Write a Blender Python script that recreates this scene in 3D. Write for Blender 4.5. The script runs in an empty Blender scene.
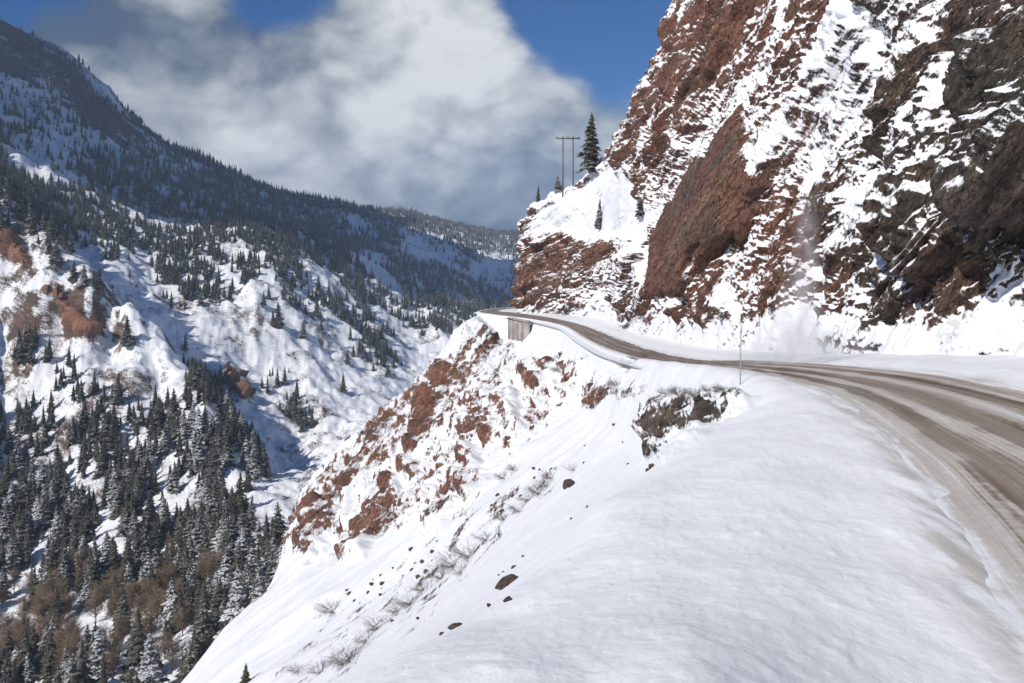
import bpy, math, random
import numpy as np
from mathutils import Vector

RES = 1.0                       # mesh density factor
S = bpy.context.scene
COL = S.collection
F, CX, HY, EYE = 887.0, 512.0, 270.0, 3.2      # lens in pixels, centre, horizon row, eye height over the road
rng = np.random.default_rng(7)
random.seed(7)
f32 = np.float32

def P(px, py, d):               # point seen at (px, py) at distance d ahead
    return ((px-CX)/F*d, d, EYE+(HY-py)/F*d)

# ------------------------------------------------------------------ numpy helpers
_p = np.random.default_rng(3).permutation(256).astype(np.int32)
_p = np.concatenate([_p, _p])
_g = np.array([[1,1,0],[-1,1,0],[1,-1,0],[-1,-1,0],[1,0,1],[-1,0,1],[1,0,-1],[-1,0,-1],
               [0,1,1],[0,-1,1],[0,1,-1],[0,-1,-1],[1,1,0],[-1,1,0],[0,-1,1],[0,-1,-1]], f32)
def perlin(x, y, z):
    x, y, z = np.broadcast_arrays(np.asarray(x, f32), np.asarray(y, f32), np.asarray(z, f32))
    fx, fy, fz = np.floor(x), np.floor(y), np.floor(z)
    ix, iy, iz = fx.astype(np.int32) & 255, fy.astype(np.int32) & 255, fz.astype(np.int32) & 255
    x, y, z = x-fx, y-fy, z-fz
    u, v, w = x*x*x*(x*(x*6-15)+10), y*y*y*(y*(y*6-15)+10), z*z*z*(z*(z*6-15)+10)
    def gr(dx, dy, dz):
        h = _p[_p[_p[(ix+dx) & 255]+((iy+dy) & 255)]+((iz+dz) & 255)] & 15
        g = _g[h]
        return g[..., 0]*(x-dx)+g[..., 1]*(y-dy)+g[..., 2]*(z-dz)
    x00 = gr(0,0,0)*(1-u)+gr(1,0,0)*u
    x10 = gr(0,1,0)*(1-u)+gr(1,1,0)*u
    x01 = gr(0,0,1)*(1-u)+gr(1,0,1)*u
    x11 = gr(0,1,1)*(1-u)+gr(1,1,1)*u
    return (x00*(1-v)+x10*v)*(1-w)+(x01*(1-v)+x11*v)*w
def fbm(x, y, z, o=3, gain=.5):
    t, a, k = 0, 1.0, 1.0
    for i in range(o):
        t = t+a*perlin(x*k+i*17.3, y*k+i*9.1, z*k+i*5.7); a *= gain; k *= 2.03
    return t
def ridged(x, y, z, o=2):
    t, a, k = 0, 1.0, 1.0
    for i in range(o):
        t = t+a*(1-2*np.abs(perlin(x*k+i*11.3, y*k+i*3.1, z*k+i*7.7))*1.6); a *= .5; k *= 2.1
    return t
def sst(a, b, x):
    t = np.clip((x-a)/(b-a), 0, 1); return t*t*(3-2*t)
def saw(ph, k=.82):
    f = ph-np.floor(ph)
    return np.where(f < k, f/k, (1-f)/(1-k))
def polysd(px, py, poly):       # signed distance to a polygon, inside positive
    poly = np.array(poly, f32); n = len(poly)
    d = np.full(px.shape, 1e9, f32); ins = np.zeros(px.shape, bool)
    for i in range(n):
        a, b = poly[i], poly[(i+1) % n]
        ex, ey = b-a
        wx, wy = px-a[0], py-a[1]
        t = np.clip((wx*ex+wy*ey)/(ex*ex+ey*ey+1e-9), 0, 1)
        d = np.minimum(d, np.hypot(wx-ex*t, wy-ey*t))
        c = (a[1] > py) != (b[1] > py)
        ins ^= c & (px < (b[0]-a[0])*(py-a[1])/(b[1]-a[1]+1e-9)+a[0])
    return np.where(ins, d, -d)
def zone(px, py, poly, soft=6, jit=0):
    return sst(-soft, soft, polysd(px, py, poly)+jit)
class TPS:                      # thin plate spline
    def __init__(s, pts, vals, lam=1e-4):
        s.p = np.array(pts, float); n = len(s.p)
        K = s.k(s.p, s.p)+lam*np.eye(n)
        Q = np.hstack([np.ones((n, 1)), s.p])
        A = np.block([[K, Q], [Q.T, np.zeros((3, 3))]])
        s.w = np.linalg.solve(A, np.concatenate([vals, np.zeros(3)]))
    def k(s, a, b):
        r2 = ((a[:, None]-b[None])**2).sum(-1)
        return .5*r2*np.log(r2+1e-12)
    def __call__(s, x, y):
        sh = np.shape(x); q = np.stack([np.ravel(x), np.ravel(y)], 1)
        out = np.empty(len(q)); B = 40000
        for i in range(0, len(q), B):
            c = q[i:i+B]
            out[i:i+B] = s.k(c, s.p)@s.w[:-3]+s.w[-3]+c@s.w[-2:]
        return out.reshape(sh)
def proj(V):
    d = np.maximum(V[..., 1], .05)
    return CX+F*V[..., 0]/d, HY-F*(V[..., 2]-EYE)/d

def mesh_np(name, verts, faces, mats=(), attrs=None, fmat=None):
    """verts Nx3, faces MxK (one K)"""
    me = bpy.data.meshes.new(name)
    verts = np.asarray(verts, f32); faces = np.asarray(faces, np.int32)
    M, K = faces.shape
    me.vertices.add(len(verts)); me.vertices.foreach_set('co', verts.ravel())
    me.loops.add(M*K); me.loops.foreach_set('vertex_index', faces.ravel())
    me.polygons.add(M); me.polygons.foreach_set('loop_start', np.arange(0, M*K, K, dtype=np.int32))
    for m in mats: me.materials.append(m)
    if fmat is not None: me.polygons.foreach_set('material_index', np.asarray(fmat, np.int32))
    for k, a in (attrs or {}).items():
        at = me.attributes.new(k, 'FLOAT', 'POINT'); at.data.foreach_set('value', np.asarray(a, f32).ravel())
    me.update(calc_edges=True)
    return me
def link(name, me, parent=None, loc=(0,0,0), rot=(0,0,0)):
    o = bpy.data.objects.new(name, me); COL.objects.link(o)
    o.location = loc; o.rotation_euler = rot
    if parent: o.parent = parent
    return o
def tag(o, label=None, cat=None, group=None, kind=None):
    for k, v in (('label', label), ('category', cat), ('group', group), ('kind', kind)):
        if v: o[k] = v
    return o
def grid_faces(nr, nc):
    i = np.arange(nr*nc).reshape(nr, nc)
    return np.stack([i[:-1,:-1], i[:-1,1:], i[1:,1:], i[1:,:-1]], -1).reshape(-1, 4)
def grid_normals(V):
    du = np.gradient(V, axis=1); dv = np.gradient(V, axis=0)
    n = np.cross(du, dv); return n/(np.linalg.norm(n, axis=-1, keepdims=True)+1e-9)
def spaced(knots, counts):
    out = []
    for (a, b), c in zip(zip(knots[:-1], knots[1:]), counts):
        out.append(np.linspace(a, b, max(2, int(c*RES)), endpoint=False))
    return np.concatenate(out+[[knots[-1]]])

# ------------------------------------------------------------------ materials
def nt(name):
    m = bpy.data.materials.new(name); m.use_nodes = True
    t = m.node_tree; t.nodes.clear()
    return m, t
class N:                        # tiny node builder
    def __init__(s, t): s.t = t
    def __call__(s, ty, ins=None, **kw):
        n = s.t.nodes.new(ty)
        for k, v in kw.items(): setattr(n, k, v)
        for k, v in (ins or {}).items():
            i = n.inputs[k]
            if isinstance(v, bpy.types.NodeSocket): s.t.links.new(v, i)
            else: i.default_value = v
        return n
    def math(s, op, a, b=0.0, c=0.0, clamp=False):
        return s('ShaderNodeMath', {0: a, 1: b, 2: c}, operation=op, use_clamp=clamp).outputs[0]
    def noise(s, vec, scale, detail=4, rough=.55, dist=0.0):
        return s('ShaderNodeTexNoise', {'Vector': vec, 'Scale': scale, 'Detail': detail, 'Roughness': rough, 'Distortion': dist}).outputs['Fac']
    def mix(s, f, a, b):
        n = s('ShaderNodeMix', data_type='RGBA')
        for k, v in ((0, f), (6, a), (7, b)):
            if isinstance(v, bpy.types.NodeSocket): s.t.links.new(v, n.inputs[k])
            else: n.inputs[k].default_value = v if k == 0 else (*v, 1)
        return n.outputs[2]
    def mr(s, x, a, b, c=0.0, d=1.0, smooth=True):
        return s('ShaderNodeMapRange', {0: x, 1: a, 2: b, 3: c, 4: d}, interpolation_type='SMOOTHSTEP' if smooth else 'LINEAR').outputs[0]
    def mapping(s, vec, scale, rot=(0,0,0)):
        return s('ShaderNodeMapping', {'Vector': vec, 'Scale': scale, 'Rotation': rot}).outputs[0]
    def attr(s, name): return s('ShaderNodeAttribute', attribute_name=name).outputs['Fac']

SNOW = (.865, .87, .882)
def snow_rock(name, ns=1.0, bump=.35, rockbump=.6, breakup=.5, snowscale=3.0):
    """snow over rock: the two are parted by the mesh's 'snow' attribute with a ragged edge; 'red' says how red the rock is"""
    m, t = nt(name); n = N(t)
    pos = n('ShaderNodeNewGeometry').outputs['Position']
    bed = n('ShaderNodeCombineXYZ', {0: n.math('MULTIPLY', n.attr('along_bed'), .36), 1: n.math('MULTIPLY', n.attr('across_bed'), 1.35), 2: n.math('MULTIPLY', n('ShaderNodeSeparateXYZ', {0: pos}).outputs[0], .5)}).outputs[0]
    n1 = n.noise(bed, 1.1*ns, 7, .62, .4)
    n2 = n.noise(pos, 3.1*ns, 5, .6)
    n3 = n.noise(pos, .23*ns, 4, .55)
    s0 = n.attr('snow')
    s1 = n.math('ADD', s0, n.math('MULTIPLY', n.math('SUBTRACT', n1, .5), breakup*1.4))
    bed2 = n('ShaderNodeCombineXYZ', {0: n.math('MULTIPLY', n.attr('along_bed'), .85), 1: n.math('MULTIPLY', n.attr('across_bed'), 1.5), 2: n('ShaderNodeSeparateXYZ', {0: pos}).outputs[0]}).outputs[0]
    n4 = n.noise(bed2, 3.4*ns, 7, .70, .3)
    vo = n('ShaderNodeTexVoronoi', {'Vector': n('ShaderNodeVectorMath', {0: bed2, 1: n('ShaderNodeTexNoise', {'Vector': pos, 'Scale': 2.0*ns, 'Detail': 3}).outputs['Color']}, operation='ADD').outputs[0], 'Scale': 1.15*ns}, feature='DISTANCE_TO_EDGE').outputs['Distance']
    crack = n.mr(vo, .0, .055)
    s2 = n.math('ADD', s1, n.math('MULTIPLY', n.math('SUBTRACT', n2, .5), breakup*.9))
    s2 = n.math('ADD', s2, n.math('MULTIPLY', n.math('SUBTRACT', n4, .5), breakup*1.3))
    n5 = n.noise(bed2, 13.0*ns, 4, .7)
    s2 = n.math('ADD', s2, n.math('MULTIPLY', n.math('SUBTRACT', n5, .5), breakup*.9))
    fac = n.mr(s2, .34, .66)
    red = n.attr('red')
    var = n.mr(n1, .3, .72)
    redc = n.mix(var, (.155, .066, .043), (.330, .152, .098))
    redc = n.mix(n.mr(n3, .5, .68), redc, (.150, .082, .052))
    grey = n.mix(var, (.042, .034, .028), (.155, .120, .092))
    grey = n.mix(n.mr(n3, .48, .66), grey, (.068, .064, .048))
    lay = n.noise(n('ShaderNodeCombineXYZ', {0: n.math('MULTIPLY', n.attr('along_bed'), .05), 1: n.math('MULTIPLY', n.attr('across_bed'), .42), 2: 0.0}).outputs[0], 1.0, 4, .6)
    redc = n.mix(n.math('MULTIPLY', n.mr(lay, .54, .64), .65), redc, (.27, .185, .125))
    redc = n.mix(n.math('MULTIPLY', n.mr(lay, .46, .36), .6), redc, (.135, .105, .090))
    grey = n.mix(n.math('MULTIPLY', n.mr(lay, .55, .66), .6), grey, (.19, .135, .095))
    rock = n.mix(n('ShaderNodeClamp', {0: red}).outputs[0], grey, redc)
    rock = n.mix(n.mr(red, 1.0, 1.4, 0.0, .75), rock, (.31, .14, .072))
    rock = n.mix(n.math('MULTIPLY', n.mr(n2, .52, .75), .35), rock, (.26, .21, .17))
    sn = n.mix(n.mr(n.noise(pos, .9*ns, 5, .6), .35, .7), (.80, .806, .82), SNOW)
    dirt = n.attr('dirt')
    sn = n.mix(n.math('MULTIPLY', dirt, n.mr(n.noise(n.mapping(pos, (1, .16, 1), (0, 0, .2)), 2.6, 7, .65), .40, .64)), sn, (.42, .38, .33))
    rock = n('ShaderNodeHueSaturation', {'Color': rock, 'Value': n.math('MULTIPLY', n.mr(n4, .36, .64, .5, 1.38), n.math('ADD', n.math('MULTIPLY', crack, .45), .55))}).outputs[0]
    col = n.mix(fac, rock, sn)
    var2 = n.mr(n4, .38, .62, .55, 1.25)
    hb = n.math('ADD', n.math('ADD', n1, n.math('MULTIPLY', n4, .6)), n.math('ADD', n.math('MULTIPLY', n2, .5), n.math('MULTIPLY', crack, .25)))
    b1 = n('ShaderNodeBump', {'Height': hb, 'Strength': rockbump, 'Distance': .5/ns})
    sb = n.math('ADD', n.noise(pos, snowscale, 6, .62), n.math('MULTIPLY', n.noise(pos, snowscale*.23, 3, .5), .35))
    b2 = n('ShaderNodeBump', {'Height': sb, 'Strength': bump, 'Distance': .25/snowscale*3})
    nm = n('ShaderNodeMix', {0: fac}, data_type='VECTOR')
    t.links.new(b1.outputs[0], nm.inputs[4]); t.links.new(b2.outputs[0], nm.inputs[5])
    bs = n('ShaderNodeBsdfPrincipled', {'Base Color': col, 'Roughness': n.mix(fac, (.8,)*3, (.62,)*3), 'Normal': nm.outputs[1], 'Specular IOR Level': .25})
    o = n('ShaderNodeOutputMaterial', {'Surface': bs.outputs[0]})
    return m
M_CLIFF = snow_rock('snowy_rock_wall', 1.0, .3, 1.0, .98, 3.0)
M_SLOPE = snow_rock('snowy_slope', 1.0, .24, .8, .80, 7.0)
M_FAR = snow_rock('far_snowy_hillside', .42, .25, .5, .62, .5)

# ------------------------------------------------------------------ the road line
ROAD_L = np.array([(1.2,-9),(2.6,-1),(3.6,4),(4.6,8.3),(5.6,11.4),(6.7,15.3),(8.0,21.8),(8.5,26.5),(8.8,34),(8.9,43),(9.1,60),(9.2,85),(9.2,115),(8.6,150),(3.75,185),(-4.6,214),(-8.6,232),(-6,250),(4,268)], float)
ROAD_R = np.array([(11.6,-9),(12.1,-1),(12.6,4),(13.0,8.3),(13.3,11.4),(13.5,15.3),(13.5,23.3),(13.1,29.5),(12.6,37),(12.5,46),(12.6,60),(13.2,85),(13.3,115),(12.3,150),(8.6,188),(.75,222),(-3.2,234),(-2,246),(6,259)], float)
ROAD_Z = np.array([0,0,0,0,0,0,0,-.18,-.72,-1.5,-2.85,-4.4,-5.5,-6.2,-7.0,-7.5,-7.7,-7.8,-7.8], float)
def catmull(A, n):
    A = np.asarray(A, float); m = len(A); out = []
    for i in range(m-1):
        p0, p1, p2, p3 = A[max(i-1,0)], A[i], A[i+1], A[min(i+2,m-1)]
        tt = np.linspace(0, 1, n, endpoint=False)[:, None]
        out.append(.5*((2*p1)+(-p0+p2)*tt+(2*p0-5*p1+4*p2-p3)*tt**2+(-p0+3*p1-3*p2+p3)*tt**3))
    return np.vstack(out+[A[-1:]])
RC = catmull(np.column_stack([ROAD_L, ROAD_R, ROAD_Z]), 24)
RL, RR, RZ = RC[:, :2], RC[:, 2:4], RC[:, 4]
RCc = (RL+RR)/2; RW = np.linalg.norm(RR-RL, axis=1)/2
RS = np.concatenate([[0], np.cumsum(np.linalg.norm(np.diff(RCc, axis=0), axis=1))])
def road_q(x, y):               # signed distance outside the road's middle (left negative), station z, half width
    sh = x.shape; x, y = x.ravel(), y.ravel()
    best = np.full(x.shape, 1e9); q = np.zeros(x.shape); z = np.zeros(x.shape); w = np.zeros(x.shape)
    for i in range(0, len(RCc)-1, 4):
        j = min(i+4, len(RCc)-1)
        a, b = RCc[i], RCc[j]; e = b-a
        t = np.clip(((x-a[0])*e[0]+(y-a[1])*e[1])/(e@e), 0, 1)
        dx, dy = x-a[0]-e[0]*t, y-a[1]-e[1]*t
        d = np.hypot(dx, dy); m = d < best
        best[m] = d[m]; q[m] = (d*np.sign(dx*e[1]-dy*e[0]))[m]
        z[m] = (RZ[i]+(RZ[j]-RZ[i])*t)[m]; w[m] = (RW[i]+(RW[j]-RW[i])*t)[m]
    return q.reshape(sh), z.reshape(sh), w.reshape(sh)

# ------------------------------------------------------------------ slope below the road (heightfield)
CP = [(512,683,5.4),(512,1100,2.4),(700,1050,2.4),(900,1050,2.4),(300,1150,2.4),(250,900,3.6),
 (700,683,5.2),(900,683,5.4),(1024,683,5.6),(700,600,7.8),(850,550,9.8),(800,480,13.2),(785,420,19.5),(762,395,28),(1000,600,8.4),
 (600,600,8.0),(512,614,8.4),(512,590,9.6),(600,540,10.8),(600,506,13.2),(690,470,15),(700,436,20.5),(430,640,7.9),(350,683,6.9),(740,395,30),
 (512,603,13.5),(430,656,11.5),(350,706,10.6),(600,511,18.5),(700,437,27),(512,585,22),(430,640,19),
 (508,556,36),(600,480,38),(660,432,42),(430,622,34),(350,676,34),(250,745,34),
 (640,412,55),(560,475,58),(450,562,60),(350,630,62),(250,683,66),(150,750,66),
 (600,392,85),(520,440,90),(430,500,95),(340,560,105),(250,620,110),(185,683,112),
 (590,352,118),(560,352,132),(540,362,140),(500,380,145),(450,420,145),(400,470,140),(340,520,135),(300,553,132),
 (525,350,168),(532,333,176),(516,342,185),(504,341,194),(490,327,206),(478,333,182),
 (476,317,208),(450,341,200),(430,366,195),(380,413,185),(330,459,175),(298,506,165),(284,550,155),(270,587,145),(225,627,140),(184,683,132),
 (470,352,236),(430,430,235),(380,480,225),(330,540,215),(283,625,190),(182,725,165),(100,760,150),(225,690,175),
 (0,800,115),(-200,800,60),(-200,900,40),(-400,1000,30),(0,1000,20),(150,840,20),(200,850,10),(-200,1150,6),(250,790,13),(0,1150,5),
 (80,800,60),(-300,760,140),(200,780,40)]
cp = np.array(CP, float)
T_SL = TPS(np.column_stack([(cp[:,0]-512)/220, np.log(cp[:,2])]), (cp[:,1]-HY)/F, 2e-4)
pxs = spaced([-500,-50,150,800,1030,1300], [50,70,620,170,30])
lds = spaced([math.log(2.0),math.log(8),math.log(30),math.log(75),math.log(215),math.log(290)], [120,170,150,380,50])
GX, GL = np.meshgrid(pxs, lds); GD = np.exp(GL)
X = (GX-CX)/F*GD; Y = GD
Zs = EYE-T_SL((GX-512)/220, GL)*GD
q, rz, rw = road_q(X, Y)
far = sst(100, 180, Y)
shoulderL = np.where(Y < 35, 1.6, 1.2)
blend = sst(0, 1, (-q-rw-.3)/(2.6-far*1.7))       # 0 at the road, 1 on the free slope
zroad = rz+.035
right = q > 0
zr = rz+.06+np.clip(q-rw, 0, 30)*.02+sst(.2, 1.8, q-rw)*.22+sst(2.0, 5.5, q-rw)*.15
Z = np.where(right, zr, zroad*(1-blend)+Zs*blend)
berm = np.exp(-((-q-rw-.9)/.55)**2)*(.08+.12*perlin(X*.5, Y*.5, 3.3))*sst(14, 24, Y)*sst(110, 60, Y)
Z = Z+np.where(right, 0, berm)
core = sst(rw+.1, rw-1.0, np.abs(q))
Z = Z-.17*core+sst(1.2, .2, np.abs(np.abs(q)-rw))*(fbm(X*1.3, Y*.5, 3.1, 4)*.05+.02)*sst(90, 40, Y)
# clumps of ploughed snow
nearw = (1-sst(35, 80, Y))
onroad = sst(rw+1.2, rw, np.abs(q))
cl = fbm(X*.4, Y*.4, Z*.2, 3)*.05+fbm(X*3.2, Y*3.2, .7, 3)*.014+np.maximum(0, perlin(X*3.3, Y*3.3, 5.2)-.30)*.05*(perlin(X*.4, Y*.4, 1.2) > -.1)+np.maximum(0, perlin(X*8, Y*8, 5.2)-.3)*.03
Z = Z+cl*(1-onroad)*(.35+.65*nearw)
Z = Z+fbm(X*.09, Y*.09, 1.5, 3)*.9*sst(30, 60, Y)*blend*(~right)
SV = np.stack([X, Y, Z], -1)
bx, by = proj(SV)
jit = fbm(X*.12, Y*.12, Z*.2, 3)*14
ROCKS = [[(468,322),(500,330),(520,352),(560,348),(600,362),(655,372),(640,392),(600,402),(560,425),(520,446),(460,502),(410,528),(345,560),(300,553),(280,545),(297,500),(330,452),(380,406),(430,360)],
         [(650,460),(655,435),(672,412),(690,398),(735,396),(758,400),(752,410),(720,425),(690,445),(665,462)]]
SHRUBZONE = [(560,450),(575,470),(480,560),(400,640),(330,683),(250,683),(340,600),(420,540),(470,500)]
BARE = [[(440,365),(455,352),(442,395),(420,430),(408,455),(397,470),(415,415)],
        [(465,432),(480,405),(515,398),(522,425),(490,440)],
        [(518,385),(530,366),(546,362),(540,385)],
        [(345,560),(355,535),(372,500),(392,478),(400,490),(385,532),(365,558)],
        [(448,486),(470,455),(492,465),(470,498)],
        [(300,520),(320,495),(326,520),(305,545)],
        [(395,470),(402,440),(418,430),(412,470)],[(425,520),(440,495),(455,500),(440,530)],
        [(660,440),(670,424),(690,414),(705,408),(690,425),(672,442)],[(712,418),(730,406),(753,400),(750,408),(725,422)]]
R = np.zeros_like(Z)
for zpoly in ROCKS: R = np.maximum(R, zone(bx, by, zpoly, 7, jit*.8))
B = np.zeros_like(Z)
for zpoly in BARE: B = np.maximum(B, zone(bx, by, zpoly, 4, jit*.7))
R = np.where(right & (np.abs(q) < 40), 0, R)*sst(rw+.8, rw+2.2, -q)
deep = sst(60, 100, Y)
W = (Z-1.5*X+.15*Y)/1.75
wq = 2.2*perlin(X*.07, Y*.07, Z*.07)+.7*perlin(X*.25, Y*.25, Z*.25)
e1 = saw((W+wq)/3.4); e2 = saw((W+wq*.6)/1.1+.4)
M1 = sst(-.25, .35, perlin(X*.05+4, Y*.05, Z*.05))
D = R*((e1*1.2*M1+e2*.28)*(.45+.55*deep)+(ridged(X*.16, Y*.16, Z*.16, 3)*.8+fbm(X*.6, Y*.6, Z*.6, 3)*.5)*(.35+.65*deep)-.9*deep)
D = D+R*(1-deep)*(saw((W+wq*.3)/.55)*.22+ridged(X*.9, Y*.9, Z*.9, 3)*.16)
D = D+B*1.5*deep+B*.25*(1-deep)
nrm = grid_normals(SV); nrm *= np.sign(nrm[..., 2:3])
SV = SV+nrm*D[..., None]
nrm = grid_normals(SV); nrm *= np.sign(nrm[..., 2:3])
snow = 1.05-R*(.58-.9*(nrm[..., 2]-.45)-.60*fbm((X*.55+Z*.85)*.045, W*.2, 3.0, 3)+.28*(e1-.5)*deep)
snow = snow-R*.11-R*.34*(ridged((X*.55+Z*.85)*.11, W*.8, 4.0, 3)-.75)*deep
snow = snow-B*R*.52*sst(40, 60, Y)-R*.17*sst(60, 45, Y)
SH = zone(bx, by, SHRUBZONE, 14, jit)
snow = snow-SH*(.27+.5*fbm(X*.4, Y*.4, Z*.4, 3))*(~right)
snow = np.where(right, 1.0, snow)
dirt = sst(1.0, 0, np.abs(q)-rw)*.35*sst(80, 20, Y)+sst(.4, 0, np.abs(q)-rw)*.45
red = .95-.85*sst(590, 660, bx)-.5*SH+.25*perlin(X*.1, Y*.1, Z*.1)
me = mesh_np('snow_slope', SV.reshape(-1, 3), grid_faces(*Z.shape), [M_SLOPE], {'snow': snow, 'red': red, 'dirt': dirt, 'along_bed': SV[..., 0]*.55+SV[..., 2]*.85+.2*SV[..., 1], 'across_bed': (SV[..., 2]-1.5*SV[..., 0]+.15*SV[..., 1])/1.75})
slope = tag(link('snow_slope', me), 'steep snowy slope and red rock spur falling away below the road', 'slope', kind='structure')

# ------------------------------------------------------------------ road surface
def road_mat():
    m, t = nt('ploughed_road'); n = N(t)
    qa, sa, ga = n.attr('across'), n.attr('along'), n.attr('gap')
    uv = n('ShaderNodeCombineXYZ', {0: n.math('MULTIPLY', sa, .055), 1: n.math('MULTIPLY', qa, 2.6), 2: 0.0}).outputs[0]
    st = n.noise(uv, 3.0, 8, .65, .25)
    uv2 = n('ShaderNodeCombineXYZ', {0: n.math('MULTIPLY', sa, .02), 1: n.math('MULTIPLY', qa, 13.0), 2: 4.0}).outputs[0]
    st2 = n.noise(uv2, 3.0, 6, .6, .1)
    pos = n('ShaderNodeNewGeometry').outputs['Position']
    gr = n.noise(pos, 7.0, 7, .7)
    br = n.noise(pos, .55, 5, .6)
    qw = n.math('ADD', qa, n.math('MULTIPLY', n.math('SUBTRACT', br, .5), .22))
    def band(c, w):
        return n.mr(n.math('ABSOLUTE', n.math('SUBTRACT', qw, c)), w, w*.25)
    tracks = n.math('MAXIMUM', n.math('MAXIMUM', band(-.62, .17), n.math('MULTIPLY', band(-.14, .26), .95)), n.math('MAXIMUM', n.math('MULTIPLY', band(.42, .24), 1.0), n.math('MULTIPLY', band(.80, .12), .55)))
    far = n.mr(sa, 35.0, 60.0)
    wet = n.math('ADD', n.math('ADD', n.math('MULTIPLY', tracks, .36), .04), n.math('ADD', n.math('MULTIPLY', st, .75), n.math('MULTIPLY', st2, .75)))
    wet = n.math('ADD', wet, n.math('MULTIPLY', far, .22))
    wet = n.math('ADD', wet, n.math('MULTIPLY', n.math('SUBTRACT', gr, .5), .35))
    wet = n.math('SUBTRACT', wet, n.math('MULTIPLY', n.mr(n.math('ABSOLUTE', qw), .93, 1.12), 1.2))
    c1 = n.mix(n.mr(wet, .5, .82), (.76, .765, .78), (.51, .465, .42))
    c2 = n.mix(n.mr(wet, .80, 1.12), c1, (.275, .223, .178))
    c3 = n.mix(n.mr(wet, 1.10, 1.5), c2, (.115, .083, .061))
    c3 = n.mix(n.math('MULTIPLY', n.mr(wet, .8, 1.1), n.mr(n.noise(uv, 1.2, 3), .45, .65)), c3, (.135, .090, .062))
    h = n.math('ADD', n.math('MULTIPLY', wet, -.6), n.math('MULTIPLY', gr, .5))
    bp = n('ShaderNodeBump', {'Height': h, 'Strength': .45, 'Distance': .06})
    rough = n.mr(wet, .9, 1.4, .7, .48)
    bs = n('ShaderNodeBsdfPrincipled', {'Base Color': c3, 'Roughness': rough, 'Normal': bp.outputs[0], 'Specular IOR Level': .3})
    n('ShaderNodeOutputMaterial', {'Surface': bs.outputs[0]})
    return m
RC2 = catmull(np.column_stack([ROAD_L, ROAD_R, ROAD_Z]), 40)
qs = np.linspace(-1, 1, 41)
ext = np.where(np.abs(qs) > .999, 0, 0)
cen = (RC2[:, :2]+RC2[:, 2:4])/2; half = (RC2[:, 2:4]-RC2[:, :2])/2
hw = np.linalg.norm(half, axis=1)
qq = np.concatenate([[-1.0, -.75, -.5, -.25], np.zeros(len(qs)), [.25, .5, .75, 1.0]])     # verge, metres as a share of 1.3
qm = np.concatenate([np.full(4, -1.0), qs, np.full(4, 1.0)])
fac_ = qm[None, :]+qq[None, :]*1.3/hw[:, None]
rv = np.zeros((len(cen), len(qm), 3))
rv[..., 0] = cen[:, None, 0]+half[:, None, 0]*fac_
rv[..., 1] = cen[:, None, 1]+half[:, None, 1]*fac_
s_al = np.concatenate([[0], np.cumsum(np.linalg.norm(np.diff(cen, axis=0), axis=1))])
over = np.clip(np.abs(fac_*hw[:, None])-hw[:, None], 0, 2)
rv[..., 2] = RC2[:, None, 4]-.02*0+.02-over*.30+.03*perlin(rv[..., 0]*.5, rv[..., 1]*.5, 0)-.05*np.exp(-((fac_+.3)/.3)**2)*.4
me = mesh_np('road', rv.reshape(-1, 3), grid_faces(*rv.shape[:2]), [road_mat()],
             {'across': fac_, 'along': np.repeat(s_al[:, None], len(qm), 1), 'gap': over})
road = tag(link('road', me), 'two-lane mountain road with brown slush tracks winding round the cliff', 'road', kind='structure')

# ------------------------------------------------------------------ cliff above the road (lofted wall)
C = [
 [(20.5,4,.6),(21.5,4,8),(25,4,18),(32,4,32),(44,4,55),(64,4,90)],
 [(17.4,30,.5),(18.6,30,7),(23,31,17),(30,32,31),(42,34,54),(60,36,88)],
 [(16.2,44,-.6),(17.5,44,6),(21,45,15),(27.5,46,29),(39,48,53),(57,50,87)],
 [(16.6,78,-2.4),(17.8,78,4),(20.5,79,13),(26,80,27),(36,82,51),(53,84,86)],
 [(16.3,112,-3.8),(17.2,112,3),(19,113,12),(23.5,115,26),(32.5,118,50),(48,120,85)],
 [(15.4,150,-5),(16.2,150,2),(17.8,151,11),(20.3,153,25.5),(28.5,156,49),(50,158,82)],
 [(12.6,180,-5.9),(13.6,180,1),(15.6,182,10),(19.0,186,26.4),(29.5,187,46.5),(58,190,78)],
 [(7,201,-6.6),(8,202,0),(10.2,203,8.5),(11.4,205,23.6),(36,216,34),(62,226,62)],
 [(-.7,224,-7.2),(-.2,224,0),(.2,225,9),(.9,226,17.0),(16,240,17),(50,250,40)],
 [(2,244,-7.5),(2.5,244,0),(3,244,8),(5,244,15),(20,252,16),(55,262,36)]]
C = np.array(C, float); C[:, 0, 2] -= 2.0
ctr_u = np.arange(len(C)); cu = spaced([0,1,2,3,4,5,6,7,8,9], [50,210,180,130,95,90,90,80,35]); cu = np.minimum(cu, 8.9999)
cv = spaced([0,1,2,3,4,5], [150,150,170,130,80]); cv = np.minimum(cv, 4.9999)
def interp_rows(A, uu):         # Catmull-Rom along axis 0
    i = np.floor(uu).astype(int); t = (uu-i)
    t = t.reshape((-1,)+(1,)*(A.ndim-1)); m = len(A)
    p0, p1, p2, p3 = A[np.maximum(i-1, 0)], A[i], A[i+1], A[np.minimum(i+2, m-1)]
    return .5*((2*p1)+(-p0+p2)*t+(2*p0-5*p1+4*p2-p3)*t**2+(-p0+3*p1-3*p2+p3)*t**3)
CV = interp_rows(C, cu)                              # nu x 6 x 3
CV = interp_rows(np.moveaxis(CV, 1, 0), cv)          # nv x nu x 3
UU, VV = np.meshgrid(cu, cv)
x, y, z = CV[..., 0], CV[..., 1], CV[..., 2]
nrm = grid_normals(CV)
if nrm[nrm.shape[0]//3, nrm.shape[1]//4, 0] > 0: nrm = -nrm
cx_, cy_ = proj(CV)
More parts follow.
